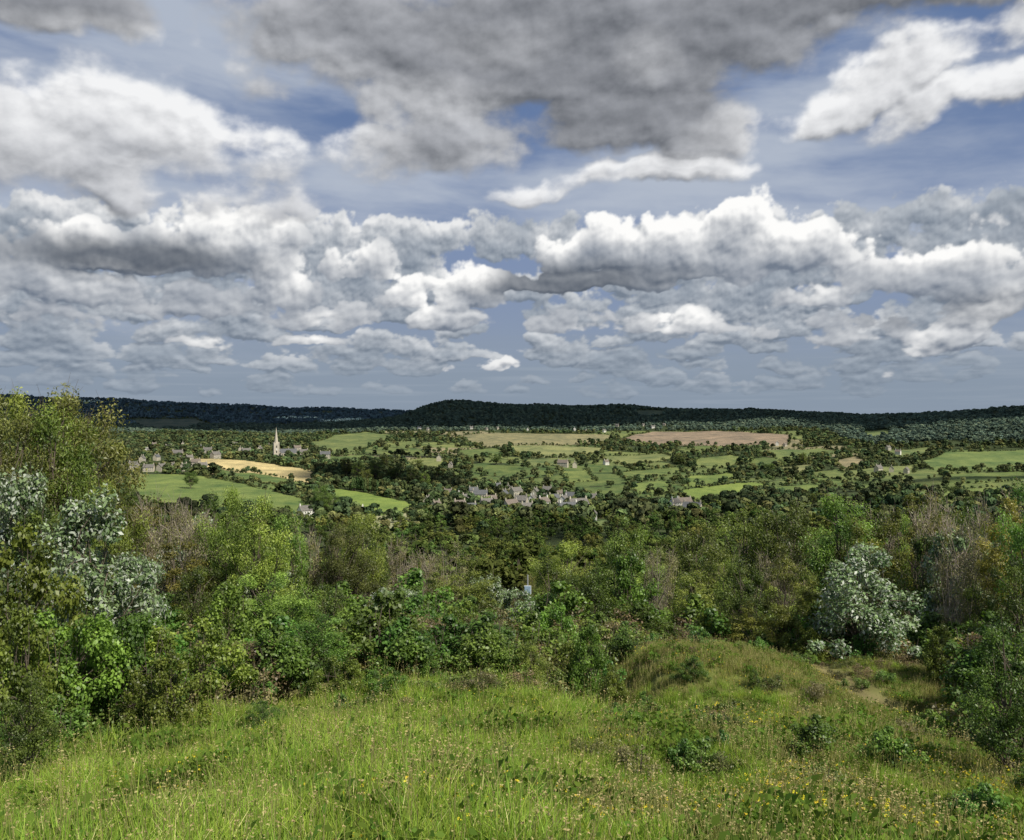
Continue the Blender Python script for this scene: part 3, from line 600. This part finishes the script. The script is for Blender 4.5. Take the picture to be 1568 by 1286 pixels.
MW=[simple('cotswold_stone',(.46,.42,.33),.9,.15,.6),simple('buff_stone',(.56,.51,.39),.9,.12,.6),simple('cream_render',(.76,.74,.67),.8,.05,.5)]
MR=[simple('stone_tile_roof',(.17,.16,.145),.9,.25,1.2),simple('slate_roof',(.12,.125,.13),.8,.2,1.2),simple('weathered_tile_roof',(.19,.16,.135),.9,.2,1.2)]
MGL=simple('window_glass',(.02,.025,.03),.15,0,1,.6); MDR=simple('painted_door',(.06,.09,.07),.5); MFR=simple('white_window_frame',(.7,.7,.68),.5)
def boxes(name,bs,mat):
    V=[];Q=[]
    for (x0,y0,z0,x1,y1,z1) in bs:
        o=len(V); V+=[(x0,y0,z0),(x1,y0,z0),(x1,y1,z0),(x0,y1,z0),(x0,y0,z1),(x1,y0,z1),(x1,y1,z1),(x0,y1,z1)]
        Q+=[(o,o+3,o+2,o+1),(o+4,o+5,o+6,o+7),(o,o+1,o+5,o+4),(o+1,o+2,o+6,o+5),(o+2,o+3,o+7,o+6),(o+3,o,o+4,o+7)]
    me=bpy.data.meshes.new(name); me.from_pydata(V,[],Q); me.materials.append(mat); return me
def gable_walls(name,w,d,e,rg,mat):
    a=w/2;b=d/2
    V=[(-a,-b,-2),(a,-b,-2),(a,b,-2),(-a,b,-2),(-a,-b,e),(a,-b,e),(a,b,e),(-a,b,e),(-a,0,rg),(a,0,rg)]
    me=bpy.data.meshes.new(name); me.from_pydata(V,[],[(0,1,5,4),(2,3,7,6),(1,2,6,9,5),(3,0,4,8,7)]); me.materials.append(mat); return me
def roof_mesh(name,w,d,e,rg,mat,ov=.35,th=.18):
    a=w/2+ov; b=d/2+ov; sl=(rg-e)/(d/2); ez=e-ov*sl+.03; rz=rg+.03
    V=[(-a,-b,ez),(a,-b,ez),(a,0,rz),(-a,0,rz),(-a,b,ez),(a,b,ez)]; V+=[(x,y,z+th) for x,y,z in V]
    Q=[(0,3,2,1),(3,4,5,2),(6,7,8,9),(9,8,11,10),(0,1,7,6),(4,10,11,5),(0,6,9,3),(3,9,10,4),(1,2,8,7),(2,5,11,8)]
    me=bpy.data.meshes.new(name); me.from_pydata(V,[],Q); me.materials.append(mat); return me
TPL=[]
for wi in range(3):
    for ri in range(3):
        for (w_,d_,e_,rg_) in ((10,6.5,5.2,8.6),(14,7.5,5.6,9.4)):
            b=d_/2; wn=[];fr=[]; nx=4 if w_<13 else 6
            for fl in (0.9,3.3):
                for i in range(nx):
                    xx=-w_/2+(i+.5)*w_/nx
                    if fl<1 and i==nx//2: continue
                    for sgn in(-1,1):
                        y0=sgn*b; wn.append((xx-.5,min(y0,y0+sgn*.03),fl+.1,xx+.5,max(y0,y0+sgn*.03),fl+1.3))
                        for fx0,fx1,fz0,fz1 in((xx-.6,xx-.5,fl,fl+1.4),(xx+.5,xx+.6,fl,fl+1.4),(xx-.5,xx+.5,fl,fl+.1),(xx-.5,xx+.5,fl+1.3,fl+1.4),(xx-.035,xx+.035,fl+.1,fl+1.3)):
                            fr.append((fx0,min(y0,y0+sgn*.07),fz0,fx1,max(y0,y0+sgn*.07),fz1))
            xx=-w_/2+(nx//2+.5)*w_/nx
            TPL.append((wi,[('walls',gable_walls('walls',w_,d_,e_,rg_,MW[wi])),('roof',roof_mesh('roof',w_,d_,e_,rg_,MR[ri])),('windows',boxes('windows',wn,MGL)),('window_frames',boxes('window_frames',fr,MFR)),
              ('door',boxes('door',[(xx-.5,-b-.05,0,xx+.5,-b,2.1)],MDR)),('chimneys',boxes('chimneys',[(-w_/2+.1,-.45,rg_-1,-w_/2+1.1,.45,rg_+1.5),(w_/2-1.1,-.45,rg_-1,w_/2-.1,.45,rg_+1.5),(-w_/2+.4,-.2,rg_+1.5,-w_/2+.8,.2,rg_+2),(w_/2-.8,-.2,rg_+1.5,w_/2-.4,.2,rg_+2)],MW[wi]))]))
for (p,k) in hW:
    c=[t_ for t_ in TPL if t_[0]==k]; tp_=c[rnd.choice(len(c),p=[.32,.14,.24,.1,.13,.07])]
    e=bpy.data.objects.new(('stone_house','stone_house','rendered_house')[k],None); sc.collection.objects.link(e)
    dd=math.hypot(*p)
    e.location=(p[0],p[1],float(H(*p))+.5); e.rotation_euler=(0,0,-math.atan2(p[0],p[1])+rnd.choice([0,.25,.5,.8,1.3,-.3,1.0,1.57])); s=rnd.uniform(.85,1.1) if dd>1900 else (rnd.uniform(.95,1.25) if dd>700 else .85); e.scale=(s,s,s)
    for n,me in tp_[1]: add(n,me,e)
ch=bpy.data.objects.new('church',None); sc.collection.objects.link(ch); cz=float(H(*chW)); ch.location=(chW[0],chW[1],cz); ch.rotation_euler=(0,0,-math.atan2(*chW)+.15)
MS_=simple('church_stone',(.56,.51,.41),.9,.12,.3)
tw=4.2; bat=[(-tw,-tw,-2,tw,tw,22)]
for i in range(5):
    for sg in(-1,1):
        q=-tw+.5+i*1.85; bat.append((q-.45,sg*tw-.25*(sg>0),22,q+.45,sg*tw+.25*(sg<0),23))
for i in range(1,4):
    for sg in(-1,1):
        q=-tw+.5+i*1.85; bat.append((sg*tw-.25*(sg>0),q-.45,22,sg*tw+.25*(sg<0),q+.45,23))
for sx in(-1,1):
    for sy in(-1,1): bat.append((sx*tw-.5,sy*tw-.5,-2,sx*tw+.5,sy*tw+.5,25))
add('tower',boxes('tower',bat,MS_),ch)
V=[]
for k in range(8):
    a=math.pi/8+k*math.pi/4; V.append((3.5*math.cos(a),3.5*math.sin(a),22))
V.append((0,0,51)); me=bpy.data.meshes.new('spire'); me.from_pydata(V,[],[(k,(k+1)%8,8) for k in range(8)]); me.materials.append(MS_); add('spire',me,ch)
me=boxes('weathervane',[(-.12,-.12,50.5,.12,.12,53),(-.6,-.05,52,.6,.05,52.2)],MGL); add('weathervane',me,ch)
add('nave_walls',gable_walls('nave_walls',30,10,8,13,MS_),ch,(19.5,0,0)); add('nave_roof',roof_mesh('nave_roof',30,10,8,13,MR[1],.2),ch,(19.5,0,0))
add('aisle_walls',gable_walls('aisle_walls',26,8,6,10,MS_),ch,(19,-9.1,0)); add('aisle_roof',roof_mesh('aisle_roof',26,8,6,10,MR[1],.1),ch,(19,-9.1,0))
bw=[(-1.1,-tw-.06,15,-.2,-tw,19),(.2,-tw-.06,15,1.1,-tw,19),(-.8,-tw-.06,6,.8,-tw,10)]+[(8+i*5-.7,-13.2,2,8+i*5+.7,-13.1,5.2) for i in range(5)]
add('lancet_windows',boxes('lancet_windows',bw,MGL),ch)
clk=[(math.cos(a)*1.2,-tw-.08,12.4+math.sin(a)*1.2) for a in np.linspace(0,2*math.pi,16,endpoint=False)]
me=bpy.data.meshes.new('clock_face'); me.from_pydata(clk,[],[tuple(range(16))]); me.materials.append(MFR); add('clock_face',me,ch)
def at(px,r): b=math.atan((px-784)/F); return r*math.sin(b),r*math.cos(b)
x,y=at(808,46); z=float(H(x,y)); e=bpy.data.objects.new('road_sign',None); sc.collection.objects.link(e); e.location=(x,y,z)
top=(643-880)/F*y-z
v,q=tube([(0,0,-.3),(0,0,top)],[.05,.04],10); add('pole',make_mesh('pole',v,q,None,[simple('galvanised_steel',(.35,.36,.37),.4)],True),e)
add('panel',boxes('panel',[(-.16,-.09,top-1.0,.16,-.06,top-.6)],simple('sign_face',(.3,.42,.55),.4)),e); add('panel_border',boxes('panel_border',[(-.19,-.06,top-1.03,.19,-.045,top-.57)],MFR),e)

# ---------- grass
def clump(seed,n,rad,h0,h1,wd,cols,lean=.35,seed_heads=0,flowers=0,broad=0):
    r_=np.random.RandomState(seed)
    p=r_.normal(size=(n,2))*rad*.5; hh=r_.uniform(h0,h1,n)*(1-.3*(np.hypot(p[:,0],p[:,1])/rad).clip(0,1)); a=r_.rand(n)*6.28; ln=np.abs(r_.normal(size=n))*lean
    fa=r_.rand(n)*6.28; ci=r_.choice(len(cols),size=n,p=[c[1] for c in cols]); cc=np.array([c[0] for c in cols])[ci]*(1+.2*r_.normal(size=(n,1)))
    seg=3; V=[];C=[]
    for i in range(seg+1):
        t=i/seg; w=wd*(1-t**1.5*.92)*.5; z=hh*t*(1-.25*ln*t); o=hh*ln*t*t
        cx=p[:,0]+np.cos(a)*o; cy=p[:,1]+np.sin(a)*o
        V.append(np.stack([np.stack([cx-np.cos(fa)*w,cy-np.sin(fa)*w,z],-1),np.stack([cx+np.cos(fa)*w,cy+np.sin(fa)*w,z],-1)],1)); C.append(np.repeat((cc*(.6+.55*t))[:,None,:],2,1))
    V=np.stack(V,1).reshape(-1,3); C=np.stack(C,1).reshape(-1,3); base=(np.arange(n)*2*(seg+1))[:,None]
    Q=np.concatenate([base+np.array([2*i,2*i+1,2*i+3,2*i+2]) for i in range(seg)],0)
    VV=[V];QQ=[Q];CC=[C];off=len(V)
    for k in range(seed_heads+flowers):
        x0,y0=r_.normal(size=2)*rad*.5; H_=r_.uniform(h1*.9,h1*1.3) if k<seed_heads else r_.uniform(h0,h1)*1.1; tp_=np.array([x0+r_.normal()*.06,y0+r_.normal()*.06,H_])
        v,q=tube([(x0,y0,0),((x0+tp_[0])/2,(y0+tp_[1])/2,H_*.55),tp_],[.002,.0018,.0014],3); c=(.26,.25,.10) if k<seed_heads else (.10,.15,.03); VV.append(v);QQ.append(q+off);CC.append(np.tile(c,(len(v),1)));off+=len(v)
        if k<seed_heads: v,q=leaves(tp_+r_.normal(size=(4,3))*np.array([.004,.004,.022]),.017,r_); c=(.30,.26,.12)
        else:
            v,q=leaves(tp_+r_.normal(size=(4,3))*.006,.018,r_,asp=.9,up=2); c=(.50,.42,.04)
        VV.append(v);QQ.append(q+off);CC.append(np.tile(c,(len(v),1)));off+=len(v)
    if broad:
        P=np.stack([r_.normal(size=broad)*rad*.45,r_.normal(size=broad)*rad*.45,r_.uniform(.02,h1*.7,broad)],-1); v,q=leaves(P,.06,r_,asp=.6); VV.append(v);QQ.append(q+off);CC.append(np.tile((.07,.12,.02),(len(v),1)));off+=len(v)
    return make_mesh('grass_clump',np.concatenate(VV),np.concatenate(QQ),np.clip(np.concatenate(CC),.005,1),[MGRASS])
gA=[((.155,.245,.035),.47),((.22,.30,.055),.3),((.10,.165,.025),.14),((.34,.31,.15),.09)]
gB=[((.175,.21,.055),.38),((.23,.245,.08),.25),((.34,.29,.15),.22),((.10,.13,.033),.15)]
gC=[((.065,.11,.02),.5),((.12,.17,.032),.4),((.27,.23,.12),.10)]
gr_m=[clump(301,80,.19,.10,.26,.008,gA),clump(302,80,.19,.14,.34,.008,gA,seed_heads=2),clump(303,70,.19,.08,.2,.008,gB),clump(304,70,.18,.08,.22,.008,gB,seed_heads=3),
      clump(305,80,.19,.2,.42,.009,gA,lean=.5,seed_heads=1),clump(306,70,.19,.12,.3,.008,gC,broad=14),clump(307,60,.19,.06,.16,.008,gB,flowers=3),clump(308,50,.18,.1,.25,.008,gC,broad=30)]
x,y=np.concatenate([np.array(polar(13000,2.6,12.)),np.array(polar(22000,12,30.))],1)
z=H(x,y); r=np.hypot(x,y); px,py=project(x,y,z)
lim=np.interp(px,[-200,0,330,400,620,860,925,1000,1470,1500,1800],[13.8,14,14.8,15.8,17,18.5,24,27,28,17,14.5])
n1=fbm(x/3.2,y/3.2,4,.55,91); n2=fbm(x/1.4,y/1.4,3,.5,92); n3=fbm(x/2.,y/2.,3,.5,93); right=ss(px,550,1250)
path=(np.abs(x-(8.4-.008*(y-18)**2))<.5)&(y>13)&(y<25)
u=rnd.rand(len(x)); idx=np.where(n1+.6*(right-.45)>.14,np.where(u<.4,2,np.where(u<.8,3,np.where((u<.9)|(n3<.05),7,6))),np.where(u<.35,0,np.where(u<.6,1,np.where(u<.85,4,5))))
idx=np.where((n2>.18),np.where(u<.6,5,7),idx)
idx=np.where((px>930)&(r>17)&(u<.55),3,idx)
idx=np.where((n3>.15)&(rnd.rand(len(x))<.16+.1*right),6,idx)
scl=rnd.uniform(.75,1.2,len(x))*(1+.8*n1)*np.where(r>12,1.1,1.); scl=np.where((px>930)&(r>15),scl*.75,scl); scl=np.where(path,scl*.45,scl); idx=np.where(path,3,idx)
keep=(rnd.rand(len(x))<np.where(path,.4,1.))&(r<lim)
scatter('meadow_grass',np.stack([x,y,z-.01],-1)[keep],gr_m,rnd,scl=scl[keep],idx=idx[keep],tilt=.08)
def bram(seed,h,rx,n,ls,c1,c2): return tree_mesh('bramble',seed,h,rx,22,n,ls,c1,c2,base=0.,stems=5,clr=.38,shape='bush',twigs=30,tr=.02,asp=.65)
brs=[bram(401,.9,.8,2400,.06,(.035,.06,.012),(.095,.14,.03)),bram(402,.7,.8,2200,.055,(.05,.06,.018),(.14,.15,.05)),bram(403,1.3,.8,2800,.07,(.03,.065,.012),(.085,.16,.03)),bram(404,1.,.7,1500,.05,(.08,.07,.035),(.17,.145,.07))]
x,y=polar(2300,12.,44)
z=H(x,y); px,py=project(x,y,z); r=np.hypot(x,y)
lim=np.interp(px,[-200,0,330,400,620,860,925,1000,1470,1500,1800],[11.8,12,12.8,13.8,14.3,15.5,18,23.5,26,14,12.5])
nn=fbm(x/2.5,y/2.5,3,.5,95)
keep=(r>lim+nn*1.6)&((nn>-.3)|(r>18))
scl=rnd.uniform(.5,1.15,len(x))*ss(r-lim,-1,4.5)*1.05+.25; scl*=np.where(r>26,1.3,1)
scatter('bramble_scrub',np.stack([x,y,z-.05],-1)[keep],brs,rnd,scl=scl[keep])
x,y=polar(420,9,27); z=H(x,y); px,py=project(x,y,z); k=rnd.rand(len(x))<np.where((px>900)&(px<1480),.75,.35)
scatter('meadow_weeds',np.stack([x,y,z-.03],-1)[k],brs,rnd,.12,.5)
